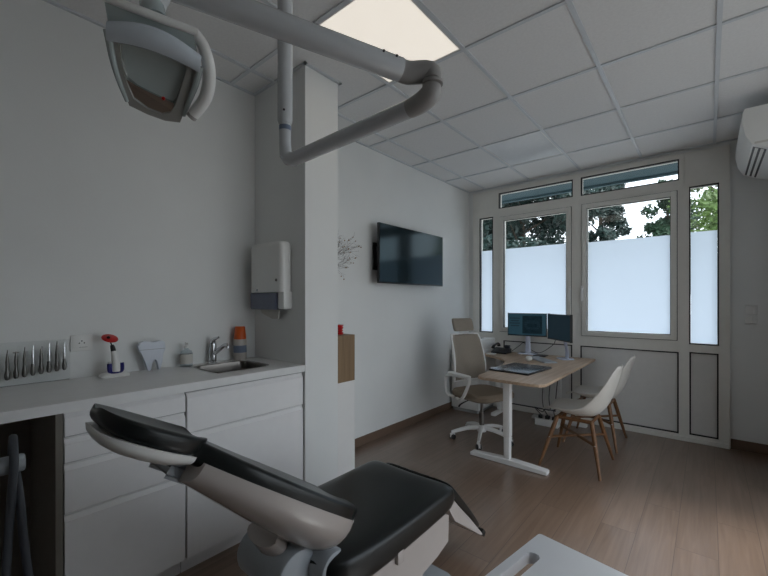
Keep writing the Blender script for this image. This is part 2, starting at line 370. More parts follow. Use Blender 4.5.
# ------------------------------------------------------------------ outside
S('ground', B().box((-40, -30, -.4), (40, 60, -.15)), ground_m)
S('trim_3', B().box((-6, YW+.12, 3.02), (6, YW+.93, 3.16)).box((-6, YW+.93, 2.99), (6, YW+.99, 3.2)), soffit_m)
def tree(x, y, h, r, m, lab, n=5200, ls=.14, gap=.0, base=.35):
    t = thing('tree', (x, y, -.15), lab, 'tree', 'trees outside the windows')
    tr = B().tube([(x, y, -.15), (x+.05, y, h*.4), (x-.04, y+.05, h*.75)], [.14, .1, .04], 10, smooth=4)
    for k in range(7):
        a = k*2.4; z = h*(.3+.08*k); tr.tube([(x, y, z), (x+cos(a)*r*.55, y+sin(a)*r*.55, z+h*.1)], [.04, .012], 6)
    obj('trunk', tr, bark_m, t)
    f = B(); cl = []
    for k in range(90):
        a = random.uniform(0, 2*pi); q = random.random()**.5; z = random.uniform(base, 1)
        w = (1-((z-.62)/.45)**2)
        cl.append((x+cos(a)*q*r*max(w, .2), y+sin(a)*q*r*max(w, .2), h*z, random.uniform(.3, .55)*r*.6))
    for k in range(n):
        cx, cy, cz, cr = random.choice(cl)
        d = V((random.gauss(0, 1), random.gauss(0, 1), random.gauss(0, .7))); d = d.normalized()*cr*random.random()**.4
        c = V((cx, cy, cz))+d; s_ = ls*random.uniform(.5, 1.1)
        u = V((random.gauss(0, 1), random.gauss(0, 1), random.gauss(0, 1))).normalized(); w_ = u.orthogonal().normalized()
        vs = [f.b.verts.new(c+p) for p in (u*s_*.5, w_*s_*.22, -u*s_*.5, -w_*s_*.22)]; f.b.faces.new(vs)
    fo = obj('foliage', f, m, t, False); fo['kind'] = 'stuff'
    return t
tree(-4.25, 11.4, 6.3, 1.9, leafd_m, 'dark dense evergreen tree behind the left main window', 30000, .23, base=.2)
tree(-8.0, 16.5, 6.6, 1.7, leafd_m, 'dark conifer farther back at the left of the window view', 7000, .24, base=.15)
tree(-3.0, 15.9, 6.3, 1.0, leafd_m, 'dark tree left of the bright sky gap in the large window', 15000, .22, base=.15)
tree(-.78, 12.6, 4.5, .65, leafm_m, 'mid green tree right of the sky gap in the large window', 11000, .16, base=.15)
tree(.25, 9.3, 5.3, .95, leafb_m, 'yellow green tree with sunlight in its leaf colour behind the narrow right window', 14000, .14, base=.15)

# ------------------------------------------------------------------ counter and cabinets
ZT = 1.0; XF = -2.02
b = B()
sx0, sx1, sy0, sy1 = -2.50, -2.18, 1.09, 1.44
for lo, hi in (((XL, -.95), (XF, sy0)), ((XL, sy1), (XF, 1.598)), ((XL, sy0), (sx0, sy1)), ((sx1, sy0), (XF, sy1))):
    b.box((lo[0]+.001, lo[1], ZT-.042), (hi[0], hi[1], ZT))
t = obj('worktop', b, top_m, None, False)
tag(t, 'long pale grey worktop with cut-out sink running along the left wall', 'worktop')
def cabinet(y0, y1, splits, lab):
    t = thing('base_cabinet', ((XL+XF)/2, (y0+y1)/2, 0), lab, 'cabinet')
    x = XF-.035
    b = B().box((XL+.002, y0, .10), (x, y0+.016, ZT-.0425)).box((XL+.002, y1-.016, .10), (x, y1, ZT-.0425)).box((XL+.002, y0+.016, .10), (x, y1-.016, .118)).box((XL+.002, y0+.016, .118), (XL+.012, y1-.016, ZT-.18)).box((x-.016, y0+.016, .118), (x, y1-.016, ZT-.0425))
    obj('carcass', b, groove_m, t, False)
    obj('plinth', B().box((XL+.002, y0, 0), (x-.05, y1, .10)), cab_m, t, False)
    for z0, z1 in splits:
        nm = 'drawer'
        d = obj(nm, B().box((x, y0+.003, z0), (x+.019, y1-.003, z1-.028), .0015).box((x, y0+.003, z1-.03), (x+.006, y1-.003, z1), 0), cab_m, t, False)
        obj('grip_rail', B().prism([(0, 0), (.019, 0), (.0195, .004), (.006, .022), (0, .022)], (x, y0+.003, z1-.030), (1, 0, 0), (0, 0, 1), (0, 1, 0), y1-y0-.006), cab_m, d, False)
    return t
cab1 = cabinet(.366, .853, [(.855, .957), (.745, .848), (.534, .738), (.10, .527)], 'white four-drawer base cabinet behind the dental chair headrest, beside the knee space')
cabinet(.857, 1.598, [(.742, .945), (.10, .735)], 'white two-drawer base cabinet under the sink, next to the partition pillar')
tag(obj('side_panel', B().box((XL+.001, .340, 0), (XF-.016, .364, ZT-.0425)), voidp_m, cab1, False), 'side panel with shade in its dark colour')
t = obj('knee_shade_panel', B().box((XL+.001, -.90, 0), (XL+.02, .338, ZT-.0425)), voidp_m, None, False)
tag(t, 'back panel with knee-space shade in its dark colour, against the wall under the left end of the worktop', 'panel')
t = obj('support_panel', B().box((XL+.001, -.95, 0), (XF-.016, -.92, ZT-.0425)), cab_m, None, False)
tag(t, 'white end panel carrying the far left end of the worktop', 'panel')
# sink
t = thing('sink', (-2.34, 1.265, ZT-.14), 'dark stainless steel sink bowl set into the worktop', 'sink')
rings = []
for dz, gr in ((.0035, .014), (.004, .006), (.001, -.004), (-.02, -.008), (-.12, -.012), (-.138, -.03), (-.142, -.08)):
    rings.append([(px, py, ZT+dz) for px, py in rrect(.16+gr, .175+gr, max(.03, .05+gr), 6, -2.34, 1.265)])
obj('bowl', B().loft(rings, True, False).loft([[(px, py, ZT-.1421) for px, py in rrect(.08, .095, .03, 6, -2.34, 1.265)], [(px, py, ZT-.1425) for px, py in rrect(.01, .01, .005, 6, -2.34, 1.265)]]), steel_m, t)
obj('drain', B().lathe((-2.34, 1.265, ZT-.141), [(.001, 0), (.03, 0), (.032, .003), (.02, .004), (.001, .002)]), chrome_m, t)
# faucet
fx, fy = -2.575, 1.255
t = thing('faucet', (fx, fy, ZT), 'short chrome mixer tap behind the sink', 'faucet')
obj('tap_body', B().lathe((fx, fy, ZT), [(.001, 0), (.030, 0), (.030, .006), (.024, .01), (.023, .12), (.021, .132), (.001, .134)]), chrome_m, t)
obj('spout', B().tube([(fx, fy, ZT+.055), (fx+.05, fy+.01, ZT+.085), (fx+.12, fy+.02, ZT+.125), (fx+.145, fy+.025, ZT+.125), (fx+.15, fy+.026, ZT+.108)], [.015, .014, .013, .013, .012], 14, smooth=4), chrome_m, t)
obj('lever', B().tube([(fx, fy, ZT+.134), (fx, fy, ZT+.15), (fx+.03, fy+.005, ZT+.166), (fx+.06, fy+.01, ZT+.175)], [.022, .018, .010, .007], 12, smooth=3), chrome_m, t)
# socket
t = thing('wall_socket', (XL, .546, 1.145), 'white double wall socket plate between the instruments and the curing light', 'socket')
obj('plate', B().box((XL, .498, 1.146), (XL+.010, .594, 1.233), .004), plastic_m, t)
obj('socket_face', B().box((XL+.010, .507, 1.165), (XL+.013, .585, 1.224), .001), plastic_m, t)
h = B()
for yy, zz in ((.535, 1.190), (.546, 1.201), (.557, 1.190)): h.cyl((XL+.0128, yy, zz), (XL+.0135, yy, zz), .0035, n=10)
h.box((XL+.0128, .535, 1.1665), (XL+.0134, .57, 1.168))
obj('pin_hole', h, black_m, t)
# instruments on a clear stand
t = thing('instrument_rack', (XL+.03, .37, ZT), 'clear acrylic instrument stand at the left end of the worktop', 'rack')
obj('rack_plate', B().box((-2.606, .20, ZT+.003), (-2.602, .495, ZT+.215), .001), acryl_m, t, False)
obj('rack_base', B().box((-2.618, .20, ZT), (-2.599, .495, ZT+.003), .001), acryl_m, t, False)
lb = ['first dental elevator from the left on the clear stand, slim tip', 'dental elevator with a flat T-shaped top, second on the clear stand', 'plain steel dental elevator third from left on the stand',
      'shiny chrome-banded dental elevator, fourth from the left', 'dental elevator with a hooked tip, fifth on the stand', 'bright shafted dental elevator sixth on the stand', 'longest dental elevator, seventh on the stand', 'dental elevator nearest the wall socket, with bright shaft']
for k in range(8):
    y = .252+.0308*k; hh = [.165, .168, .168, .17, .165, .17, .175, .165][k]; x = -2.584
    t = thing('dental_elevator', (x, y, ZT+.0465-.012), lb[k], 'dental instrument', 'dental elevators on the clear stand')
    z = ZT+.035+.003*k
    obj('grip', B().lathe((x, y, z), [(.001, 0), (.007, .003), (.0108, .014), (.0102, .032), (.0078, .047), (.0065, .06)], 14), toolsteel_m, t)
    s = B().lathe((x, y, z), [(.0065, .06), (.0075, .09), (.0055, .11), (.003, hh-.035)], 12)
    if k == 1: s.box((x-.003, y-.011, z+hh-.042), (x+.003, y+.011, z+hh-.037), .001)
    elif k == 4: s.tube([(x, y, z+hh-.037), (x, y+.004, z+hh-.03), (x, y+.003, z+hh-.022)], .0016, 8)
    else: s.tube([(x, y, z+hh-.037), (x, y+.001, z+hh-.018)], [(.003, .0015), (.002, .001)], 8)
    obj('shaft', s, chrome_m if k in (3, 5, 7) else toolsteel_m, t)
    obj('holding_clip', B().box((-2.602, y-.006, z+.052), (x+.006, y+.006, z+.056), .001), acryl_m, t, False)
# curing light
cx, cy = -2.525, .675
t = thing('curing_light', (cx, cy, ZT), 'white and blue handheld curing light with a red shield standing in its charging base', 'dental device')
obj('charging_base', B().loft([[(px, py, ZT+dz) for px, py in rrect(.04+g, .062+g, .02, 6, cx, cy)] for dz, g in ((0, .004), (.008, .008), (.018, .0), (.026, -.014), (.032, -.030))]), plastic_m, t)
obj('cradle', B().tube([(cx+.018, cy-.028, ZT+.075), (cx+.022, cy-.026, ZT+.035), (cx+.024, cy, ZT+.018), (cx+.022, cy+.026, ZT+.035), (cx+.018, cy+.028, ZT+.075)], .012, 10, smooth=5), blue_m, t)
obj('cradle_back', B().box((cx-.008, cy-.032, ZT+.015), (cx+.016, cy+.032, ZT+.085), .008, 3), plastic_m, t)
hp = obj('handpiece', B().tube([(cx+.022, cy, ZT+.03), (cx+.02, cy, ZT+.07), (cx+.012, cy-.003, ZT+.115), (cx+.006, cy-.006, ZT+.14)], [.021, .021, .017, .014], 16, smooth=4), plastic_m, t)
obj('black_tip', B().tube([(cx+.006, cy-.006, ZT+.138), (cx+.002, cy-.009, ZT+.16), (cx, cy-.013, ZT+.176)], [.0125, .012, .008], 14, smooth=3), black_m, t)
obj('light_guide', B().tube([(cx, cy-.013, ZT+.174), (cx-.002, cy-.022, ZT+.20), (cx, cy-.026, ZT+.212)], .0035, 8, smooth=3), black_m, t)
obj('shield', B().lathe((cx, cy-.022, ZT+.213), [(.001, -.003), (.034, -.004), (.040, 0), (.034, .004), (.001, .005)], 24, (.55, .1, .85)), red_m, t)
obj('shield_hub', B().ball((cx+.006, cy-.030, ZT+.218), .009, n=12), black_m, t)
# tooth ornament
t = thing('tooth_ornament', (-2.57, .88, ZT), 'pale tooth-shaped ornament box standing on the worktop', 'ornament')
P = [(-.076, .151), (-.063, .172), (-.045, .179), (-.029, .178), (-.008, .172), (.012, .168), (.03, .173), (.046, .178), (.060, .175), (.070, .164), (.073, .127), (.065, .110), (.057, .096), (.056, .07), (.054, .045), (.046, .009), (.038, .001), (.034, .012), (.030, .041), (.024, .062), (.015, .070), (.006, .062), (0, .045), (-.006, .01), (-.014, .001), (-.024, .006), (-.038, .057), (-.056, .104), (-.070, .128)]
obj('tooth_body', B().prism(P, (-2.585, .875, ZT), (0, 1, 0), (0, 0, 1), (1, 0, 0), .034, .0025, 2), toothw_m, t)
obj('lid_seam', B().box((-2.5512, .805, ZT+.128), (-2.550, .943, ZT+.131)), grey_m, t)
# soap bottle
t = thing('soap_bottle', (-2.56, 1.075, ZT), 'small clear pump bottle with a white label left of the tap', 'bottle')
obj('bottle_body', B().lathe((-2.56, 1.075, ZT), [(.001, 0), (.034, 0), (.037, .006), (.037, .085), (.03, .10), (.013, .11), (.013, .118), (.001, .118)]), glass_mat('bottle_plastic', (.80, .84, .86, 1), .15), t)
obj('bottle_label', B().tube([(-2.56, 1.075, ZT+.02), (-2.56, 1.075, ZT+.08)], .0376, 28, caps=False), paper_m, t)
obj('pump', B().lathe((-2.56, 1.075, ZT+.118), [(.015, 0), (.015, .014), (.005, .016), (.004, .03), (.009, .031), (.009, .037), (.001, .038)]).tube([(-2.56, 1.075, ZT+.151), (-2.53, 1.07, ZT+.15), (-2.522, 1.068, ZT+.143)], .004, 8), plastic_m, t)
# spray bottle
t = thing('disinfectant_can', (-2.56, 1.445, ZT), 'tub with orange cap in the corner by the paper towel dispenser', 'bottle')
obj('can_body', B().lathe((-2.56, 1.445, ZT), [(.001, 0), (.042, 0), (.044, .005), (.044, .135), (.040, .148), (.001, .15)]), label_m, t)
obj('label_band', B().tube([(-2.56, 1.445, ZT+.055), (-2.56, 1.445, ZT+.105)], .0446, 28, caps=False), bluelab_m, t)
obj('orange_cap', B().lathe((-2.56, 1.445, ZT+.149), [(.001, 0), (.042, 0), (.042, .005), (.034, .085), (.031, .089), (.001, .09)]), orange_m, t)

# paper towel dispenser on partition wall
x0, x1, z0, z1, yf = -2.535, -2.15, 1.36, 1.82, 1.505
t = thing('towel_dispenser', ((x0+x1)/2, 1.60, z0), 'white wall-mounted paper towel dispenser with smoked lower window', 'dispenser')
def disp_ring(z, g=0, f=0): return [(px, py, z) for px, py in rrect((x1-x0)/2-g, (1.5985-yf)/2-g*.3, .035, 6, (x0+x1)/2, (yf+1.5985)/2)]
t = obj('dispenser_housing', B().loft([disp_ring(z0+.12), disp_ring(z0+.30), disp_ring(z1-.03), disp_ring(z1-.01, .008), disp_ring(z1, .022)]).box((x1-.07, yf+.02, z0+.005), (x1, 1.5985, z0+.125), .012).box((x0, yf+.07, z0+.01), (x1-.05, 1.5985, z0+.125), .01), plastic_m, t)  # white housing of the towel dispenser
obj('smoked_window', B().box((x0+.003, yf+.003, z0), (x1-.072, yf+.10, z0+.118), .012, 3), towelwin_m, t)
obj('lock_button', B().cyl((x1-.055, yf+.002, z0+.20), (x1-.055, yf-.004, z0+.20), .009, n=14), black_m, t)
obj('sensor_dot', B().cyl((x0+.10, yf+.002, z0+.135), (x0+.10, yf-.003, z0+.135), .008, n=12), grey_m, t)
obj('paper_towel', B().prism([(.05, 0), (.28, 0), (.27, -.065), (.20, -.068), (.07, -.03)], (x0, yf+.055, z0+.003), (1, 0, 0), (0, 0, 1), (0, 1, 0), .012), paper_m, t, False)

# niche cabinet behind the pillar
t = thing('niche_cabinet', (-2.3, 1.98, 0), 'narrow white cabinet with a wooden niche on top against the pillar end', 'cabinet')
obj('lower_body', B().box((XL+.016, 1.892, 0), (-2.022, 2.065, .829), .002), white_m, t, False)
b = B().box((XL+.016, 1.892, .83), (-2.022, 2.065, 1.17), .002)
obj('wooden_box', b, edge_m, t, False)
t = thing('figurine', (-2.12, 1.985, 1.17), 'small red ribbed figurine on the wooden niche beside the pillar', 'ornament')
obj('figurine_body', B().lathe((-2.12, 2.00, 1.17), [(.001, 0), (.028, 0), (.032, .012), (.02, .02), (.03, .028), (.02, .036), (.032, .048), (.024, .058), (.034, .07), (.001, .074)]), red_m, t)
t = thing('branch_vase', (-2.35, 1.985, 1.17), 'bunch of dry branching twigs showing beside the pillar in front of the left wall', 'dried branches')
obj('vase', B().lathe((-2.35, 1.985, 1.17), [(.001, 0), (.05, 0), (.06, .08), (.045, .18), (.025, .24), (.028, .26), (.018, .25), (.018, .1), (.001, .02)]), white_m, t)
b = B(); rr = random.Random(3)
def grow(p, d, L, r, k):
    if (p+d*L).y < 1.91: d = V((d.x, abs(d.y)+.15, d.z)).normalized()
    if (p+d*L).x < -2.57: d = V((abs(d.x), d.y, d.z))
    q = p+d*L; b.tube([p, (p+q)/2+V([rr.gauss(0, .006) for _ in range(3)]), q], [r, r*.85, r*.65], 5)
    if k == 0:
        if rr.random() < .22: obj('berry', B().ball(q, .005, n=6), berry_m, t)
        return
    for _ in range(3 if k > 1 else 2):
        nd = (d+V((rr.gauss(0, .38), rr.gauss(0, .5), rr.gauss(.0, .35)))).normalized(); grow(q, nd, L*rr.uniform(.5, .8), r*.65, k-1)
for ddx, ddy in ((.1, .05), (.0, .22), (-.03, .30), (.16, .30), (.0, .36), (.1, .15), (.2, .22)):
    grow(V((-2.35, 1.985, 1.40)), V((ddx, ddy, 1)).normalized(), .235, .0026, 4)
obj('twigs', b, twig_m, t)

# ------------------------------------------------------------------ television
t = thing('television', (-2.5, 3.475, 1.60), 'black flat television on the left wall above the office chair', 'television')
obj('tv_housing', B().box((-2.512, 2.878, 1.600), (-2.482, 4.072, 2.202), .006).box((-2.545, 3.0, 1.68), (-2.512, 3.95, 2.06), .01), black_m, t)
obj('tv_screen', B().box((-2.483, 2.887, 1.615), (-2.4805, 4.063, 2.194)), tv_m, t, False)
obj('wall_bracket', B().box((XL+.001, 2.93, 1.74), (-2.60, 3.10, 2.02), .003).box((-2.60, 2.95, 1.78), (-2.535, 3.02, 1.98), .003).box((XL+.001, 3.1, 1.84), (-2.540, 3.6, 1.92), .003), black_m, t)

# ------------------------------------------------------------------ air conditioner
t = thing('air_conditioner', (.33, 4.38, 2.3), 'white split air conditioner high on the right wall near the ceiling', 'air conditioner')
prof = [(.438, 2.85), (.438, 2.51), (.40, 2.508), (.334, 2.533), (.249, 2.578), (.213, 2.65), (.196, 2.74), (.198, 2.82), (.21, 2.85)]
def acp(p): return [(x, z) for x, z in p]
b = B().prism([(x, z) for x, z in prof], (0, 3.92, 0), (1, 0, 0), (0, 0, 1), (0, 1, 0), .93, .004)
obj('ac_body', b, plastic_m, t)
nn = V((-.045, 0, -.085)).normalized()*.0015; dd = V((.085, 0, -.045))
o_ = V((.258, 3.97, 2.5733)); b = B(); b.loft([[o_+nn, o_+dd*.86+nn], [o_+nn+V((0, .84, 0)), o_+dd*.86+nn+V((0, .84, 0))]], False, False); b.box((.345, 3.97, 2.524), (.395, 4.81, 2.527)) if False else None
obj('air_outlet', b, black_m, t, False)
for k in range(2):
    p_ = o_+dd*(.18+.36*k)+nn*3
    obj('louvre', B().obb(p_+dd*.08+V((0, .42, 0)), dd, (0, 1, 0), nn, .0095, .41, .003), plastic_m, t, False)
obj('label_strip', B().box((.262, 3.9185, 2.575), (.40, 3.9195, 2.590)), paper_m, t, False)
# switches
t = thing('light_switch', (.315, YW, 1.205), 'white two-gang switch plate right of the window frame', 'switch')
obj('plate', B().box((.272, YW-.009, 1.206), (.356, YW, 1.378), .003), plastic_m, t)
for k in range(2):
    z = 1.215+.08*k
    obj('rocker', B().box((.282, YW-.013, z), (.313, YW-.008, z+.072), .002), plastic_m, t); obj('rocker', B().box((.316, YW-.013, z), (.347, YW-.008, z+.072), .002), plastic_m, t)

# ------------------------------------------------------------------ desk
t = thing('desk', (-1.4, 4.0, 0), 'L-shaped light oak desk with white metal legs in front of the windows', 'desk')
ZD = .76
pts = [(-1.02, 3.11), (-.985, 3.16), (-.985, 4.93), (-2.17, 4.93), (-2.17, 4.50), (-2.05, 4.44), (-1.90, 4.36), (-1.78, 4.24), (-1.70, 4.08), (-1.64, 3.88), (-1.60, 3.6), (-1.575, 3.2), (-1.55, 3.13), (-1.50, 3.105), (-1.07, 3.095)]
obj('desktop', B().prism(pts, (0, 0, ZD-.025), (1, 0, 0), (0, 1, 0), (0, 0, 1), .025, .004), oak_m, t)
for fx_, fy_, w_ in ((-1.34, 3.27, .34), (-1.34, 4.77, .30), (-2.03, 4.70, 0)):
    lg = B().box((fx_-.026, fy_-.026, .045), (fx_+.026, fy_+.026, .30), .006).box((fx_-.031, fy_-.031, .24), (fx_+.031, fy_+.031, ZD-.04), .008)
    lo = obj('leg', lg, white_m, t)
    if w_: obj('foot', B().loft([[(fx_+s*w_*q, fy_+dy, z) for dy, z in ((-.037, .004), (.037, .004), (.037, hz-.006), (.03, hz), (-.03, hz), (-.037, hz-.006))] for s, q, hz in ((-1, 1, .03), (-1, .96, .036), (-1, .2, .05), (1, .2, .05), (1, .96, .036), (1, 1, .03))]), white_m, lo)
    else: obj('foot', B().box((fx_-.03, fy_-.2, .003), (fx_+.03, fy_+.2, .042), .01), white_m, lo)
obj('crossbar', B().box((-1.37, 3.29, ZD-.075), (-1.31, 4.78, ZD-.027), .003).box((-2.05, 4.68, ZD-.075), (-1.34, 4.74, ZD-.027), .003), white_m, t)
obj('leg_bracket', B().box((-1.58+.02, 3.24, ZD-.045), (-1.05, 3.30, ZD-.027), .003), white_m, t)
# laptop/folder
t = thing('laptop', (-1.38, 3.72, ZD), 'closed dark laptop with pale lid lying at the front of the desk', 'laptop')
Mx = Matrix.Translation((-1.385, 3.70, ZD)) @ Matrix.Rotation(radians(-5), 4, 'Z')
obj('laptop_base', B().box((-.195, -.26, 0), (.195, .26, .011), .004, 2, Mx), black_m, t)
obj('laptop_lid', B().box((-.192, -.257, .0115), (.192, .257, .018), .003, 2, Mx), mat('anodised_lid', (.10, .103, .11, 1), .25, .5), t)
# keyboard
Mk = Matrix.Translation((-1.42, 4.42, ZD)) @ Matrix.Rotation(radians(-47), 4, 'Z')
t = thing('keyboard', (-1.42, 4.42, ZD), 'pale grey keyboard lying in front of the monitors', 'keyboard')
obj('key_tray', B().box((-.22, -.07, .001), (.22, .07, .014), .005, 2, Mk), mat('keyboard_grey', (.50, .52, .55, 1), .4), t)
b = B()
for i in range(15):
    for j in range(5): b.box((-.212+i*.0282, -.062+j*.0248, .0135), (-.212+i*.0282+.024, -.062+j*.0248+.020, .019), .002, 1, Mk)
kk = obj('keys', b, mat('keycap_grey', (.42, .44, .47, 1), .5), t)
t = thing('mouse', (-1.50, 4.245, ZD), 'white computer mouse beside the laptop', 'mouse')
obj('mouse_body', B().ball((-1.50, 4.245, ZD+.001), .034, (1.0, 1.5, .9)), plastic_m, t)
bpy.data.objects[t.children[0].name].data.transform(Matrix.Translation((0, 0, .031)))
t = thing('document_tray', (-1.36, 4.73, ZD), 'flat black pad lying between the monitor stands', 'pad')
obj('pad', B().box((-1.61, 4.70, ZD), (-1.475, 4.84, ZD+.012), .004), black_m, t)
# monitors
def monitor(c0, c1, zb, zt, lab, scr, stand, base, ui):
    p, q = V(c0+(0,)), V(c1+(0,)); ex = (q-p).normalized(); ny = V((ex.y, -ex.x, 0))  # towards viewer
    mid = (p+q)/2; w = (q-p).length/2; zc = (zb+zt)/2; hz = (zt-zb)/2
    t = thing('monitor', (stand[0], stand[1], ZD), lab, 'monitor')
    obj('bezel', B().obb(V((mid.x, mid.y, zc))-ny*.012, ex, ny, (0, 0, 1), w, .012, hz, .004), black_m, t)
    s = obj('screen', B().obb(V((mid.x, mid.y, zc+.004))+ny*.0006, ex, ny, (0, 0, 1), w-.007, .0008, hz-.010), scr, t, False)
    if ui:
        o = V((mid.x, mid.y, zc))+ny*.0018
        obj('radiograph_image', B().obb(o+ex*w*.28+V((0, 0, -.0)), ex, ny, (0, 0, 1), w*.50, .0005, hz*.78), ui[0], s, False)
        b = B()
        pr = rrect(w*.40, hz*.42, hz*.38, 6); pi_ = rrect(w*.26, hz*.14, hz*.13, 6)
        b.loft([[o+ny*.001+ex*(x+w*.28)+V((0, 0, y)) for x, y in pr], [o+ny*.001+ex*(x+w*.28)+V((0, 0, y-.008)) for x, y in pi_]], True, False)
        obj('jaw_arch', b, ui[1], s, False)
        b = B()
        for k in range(4): b.obb(o+ex*(-w*.62)+V((0, 0, hz*(.55-.22*k))), ex, ny, (0, 0, 1), w*(.22 if k % 2 else .27), .0004, .006)
        obj('menu_panel', b, ui[2], s, False)
    sx, sy = stand
    obj('back_mount', B().obb(V((mid.x, mid.y, zc))-ny*.03, ex, ny, (0, 0, 1), .08, .012, .06, .006), plastic_m, t)
    back = V((mid.x, mid.y, zc))-ny*.045
    obj('stand_neck', B().tube([(sx, sy, ZD+.01), (sx, sy, ZD+.11), (back.x, back.y, zc-.03), (back.x, back.y, zc+.02)], [(.038, .009), (.030, .009), (.028, .009), (.028, .009)], 16, smooth=3, flat=ex), lav_m, t)
    bx, by = base
    obj('stand_base', B().loft([[V((sx, sy, ZD+dz))+ex*px+ny*(py+.02) for px, py in rrect(bx-g, by-g, .04-g, 6)] for dz, g in ((0, 0), (.008, 0), (.012, .006))]), lav_m, t)
glow = lambda n, c, e=1: mat(n, c, .3, var=.25, scale=70, emit=e, ecol=c)
s1 = mat('screen_teal', (.008, .015, .018, 1), .5, spec=.12, emit=1, ecol=(.014, .036, .050, 1))
s2 = mat('screen_navy', (.008, .010, .013, 1), .5, spec=.12, emit=1, ecol=(.008, .016, .022, 1))
ui = (mat('radiograph_bg', (.006, .010, .013, 1), .5, spec=.12, var=.5, scale=25, emit=1, ecol=(.004, .010, .014, 1)), screen_mat('radiograph_arch', (.004, .012, .018, 1), (.022, .05, .065, 1), True), mat('menu_dark', (.01, .01, .012, 1), .5, spec=.12, emit=1, ecol=(.007, .014, .02, 1)))
monitor((-1.968, 4.815), (-1.497, 4.845), .985, 1.270, 'left monitor showing a dental radiograph on the desk by the window', s1, (-1.735, 4.885), (.11, .085), ui)
monitor((-1.468, 4.80), (-1.135, 4.467), .972, 1.270, 'right monitor with a dark blank screen, angled inwards on the desk', s2, (-1.23, 4.70), (.085, .075), None)
# phone
t = thing('desk_phone', (-2.03, 4.72, ZD), 'black desk telephone left of the monitors', 'telephone')
obj('phone_body', B().prism([(0, 0), (.18, 0), (.18, .055), (.14, .065), (0, .02)], (-2.12, 4.64, ZD), (0, 1, 0), (0, 0, 1), (1, 0, 0), .20, .006), black_m, t)
obj('handset', B().tube([(-2.10, 4.66, ZD+.065), (-2.10, 4.68, ZD+.09), (-2.10, 4.75, ZD+.105), (-2.10, 4.82, ZD+.105), (-2.10, 4.84, ZD+.08)], [.024, .018, .013, .018, .024], 12, smooth=4), black_m, t)
obj('phone_screen', B().box((-1.99, 4.76, ZD+.062), (-1.93, 4.80, ZD+.10), .003), dgrey_m, t)
t = tag(obj('cable', B().tube([(-1.90, 4.78, ZD+.03), (-1.83, 4.86, ZD+.10), (-1.80, 4.92, ZD+.13), (-1.72, 4.93, ZD+.05), (-1.60, 4.92, ZD+.02), (-1.45, 4.90, ZD+.12), (-1.40, 4.86, ZD+.19)], .0035, 6, smooth=6), black_m), 'thin black cable hanging behind the two monitors', 'cable')
t = tag(obj('paper_note', B().box((-2.12, 4.50, ZD), (-2.02, 4.58, ZD+.012), .003), plastic_m), 'small white device lying on the left wing of the desk', 'device')
# side cabinet
t = thing('side_cabinet', (-2.38, 4.69, 0), 'white side cabinet in the corner behind the office chair', 'cabinet')
obj('cabinet_body', B().box((-2.585, 4.45, .04), (-2.20, 4.95, .80), .012, 3), white_m, t)
obj('cabinet_base', B().box((-2.57, 4.47, 0), (-2.22, 4.93, .04)), groove_m, t)
obj('drawer_front', B().box((-2.57, 4.44, .42), (-2.215, 4.451, .79), .004), white_m, t); obj('drawer_front', B().box((-2.57, 4.44, .05), (-2.215, 4.451, .41), .004), white_m, t)
t = thing('printer', (-2.38, 4.69, .80), 'white office printer on top of the side cabinet', 'printer')
obj('printer_body', B().box((-2.57, 4.47, .80), (-2.19, 4.94, .93), .02, 3), plastic_m, t)
obj('printer_tray', B().box((-2.50, 4.52, .925), (-2.28, 4.80, .932), .004), black_m, t)
# power box under desk
t = thing('power_box', (-1.43, 4.50, 0), 'white power strip box on the floor under the desk', 'power strip')
obj('box_shell', B().box((-1.53, 4.52, 0), (-1.28, 4.63, .075), .006), plastic_m, t)
b = B()
for k in range(3): b = B().box((-1.50+.075*k, 4.55, .0745), (-1.455+.075*k, 4.60, .11), .004); obj('plug', b, black_m, t)
for k, lab in enumerate(('looping black power cable nearest the left desk leg', 'black power cable rising straight under the desk', 'black power cable looping to the right of the power box')):
    x = -1.50+.075*k
    tag(obj('power_cable', B().tube([(x+.025, 4.575, .11), (x-.03+.03*k, 4.52, .20), (x+.06, 4.54, .16+.03*k), (x+.03, 4.60, .33), (x+.05, 4.66, .685)], .005, 6, smooth=6), black_m), lab, 'cable', 'power cables under the desk')

# ------------------------------------------------------------------ office chair (faces +X)
O = V((-1.78, 3.68, 0)); yaw = radians(-22)
def oc(p): # local: x forward, y left, z up
    x, y, z = p; return (O.x+x*cos(yaw)-y*sin(yaw), O.y+x*sin(yaw)+y*cos(yaw), z)
t = thing('office_chair', tuple(O), 'taupe swivel office chair with headrest and white frame behind the desk', 'chair')
st = B()
angs = [math.atan2(-.18, -.23), ]
a0 = math.atan2(-.18, -.23)
for k in range(5):
    a = a0+2*pi*k/5; st.tube([(O.x+cos(a)*.03, O.y+sin(a)*.03, .125), (O.x+cos(a)*.15, O.y+sin(a)*.15, .115), (O.x+cos(a)*.31, O.y+sin(a)*.31, .072)], [(.026, .020), (.024, .016), (.018, .011)], 12, smooth=3)
st.lathe((O.x, O.y, .085), [(.001, 0), (.045, 0), (.045, .05), (.03, .065), (.001, .066)])
obj('star_base', st, white_m, t)
for k in range(5):
    a = a0+2*pi*k/5; c = V((O.x+cos(a)*.30, O.y+sin(a)*.30, 0)); tv = V((-sin(a+.5), cos(a+.5), 0))
    f = obj('caster', B().cyl((c.x, c.y, .045), (c.x, c.y, .075), .011, n=10).obb((c.x, c.y, .04), tv, tv.cross(V((0, 0, 1))), (0, 0, 1), .008, .022, .018, .004), white_m, t)
    for s in (-1, 1): obj('wheel', B().cyl(c+tv*s*.008+V((0, 0, .026)), c+tv*s*.024+V((0, 0, .026)), .026, n=18, bev=.004), black_m, f)
obj('gas_lift', B().cyl((O.x, O.y, .15), (O.x, O.y, .28), .026).cyl((O.x, O.y, .28), (O.x, O.y, .42), .015), steel_m, t)
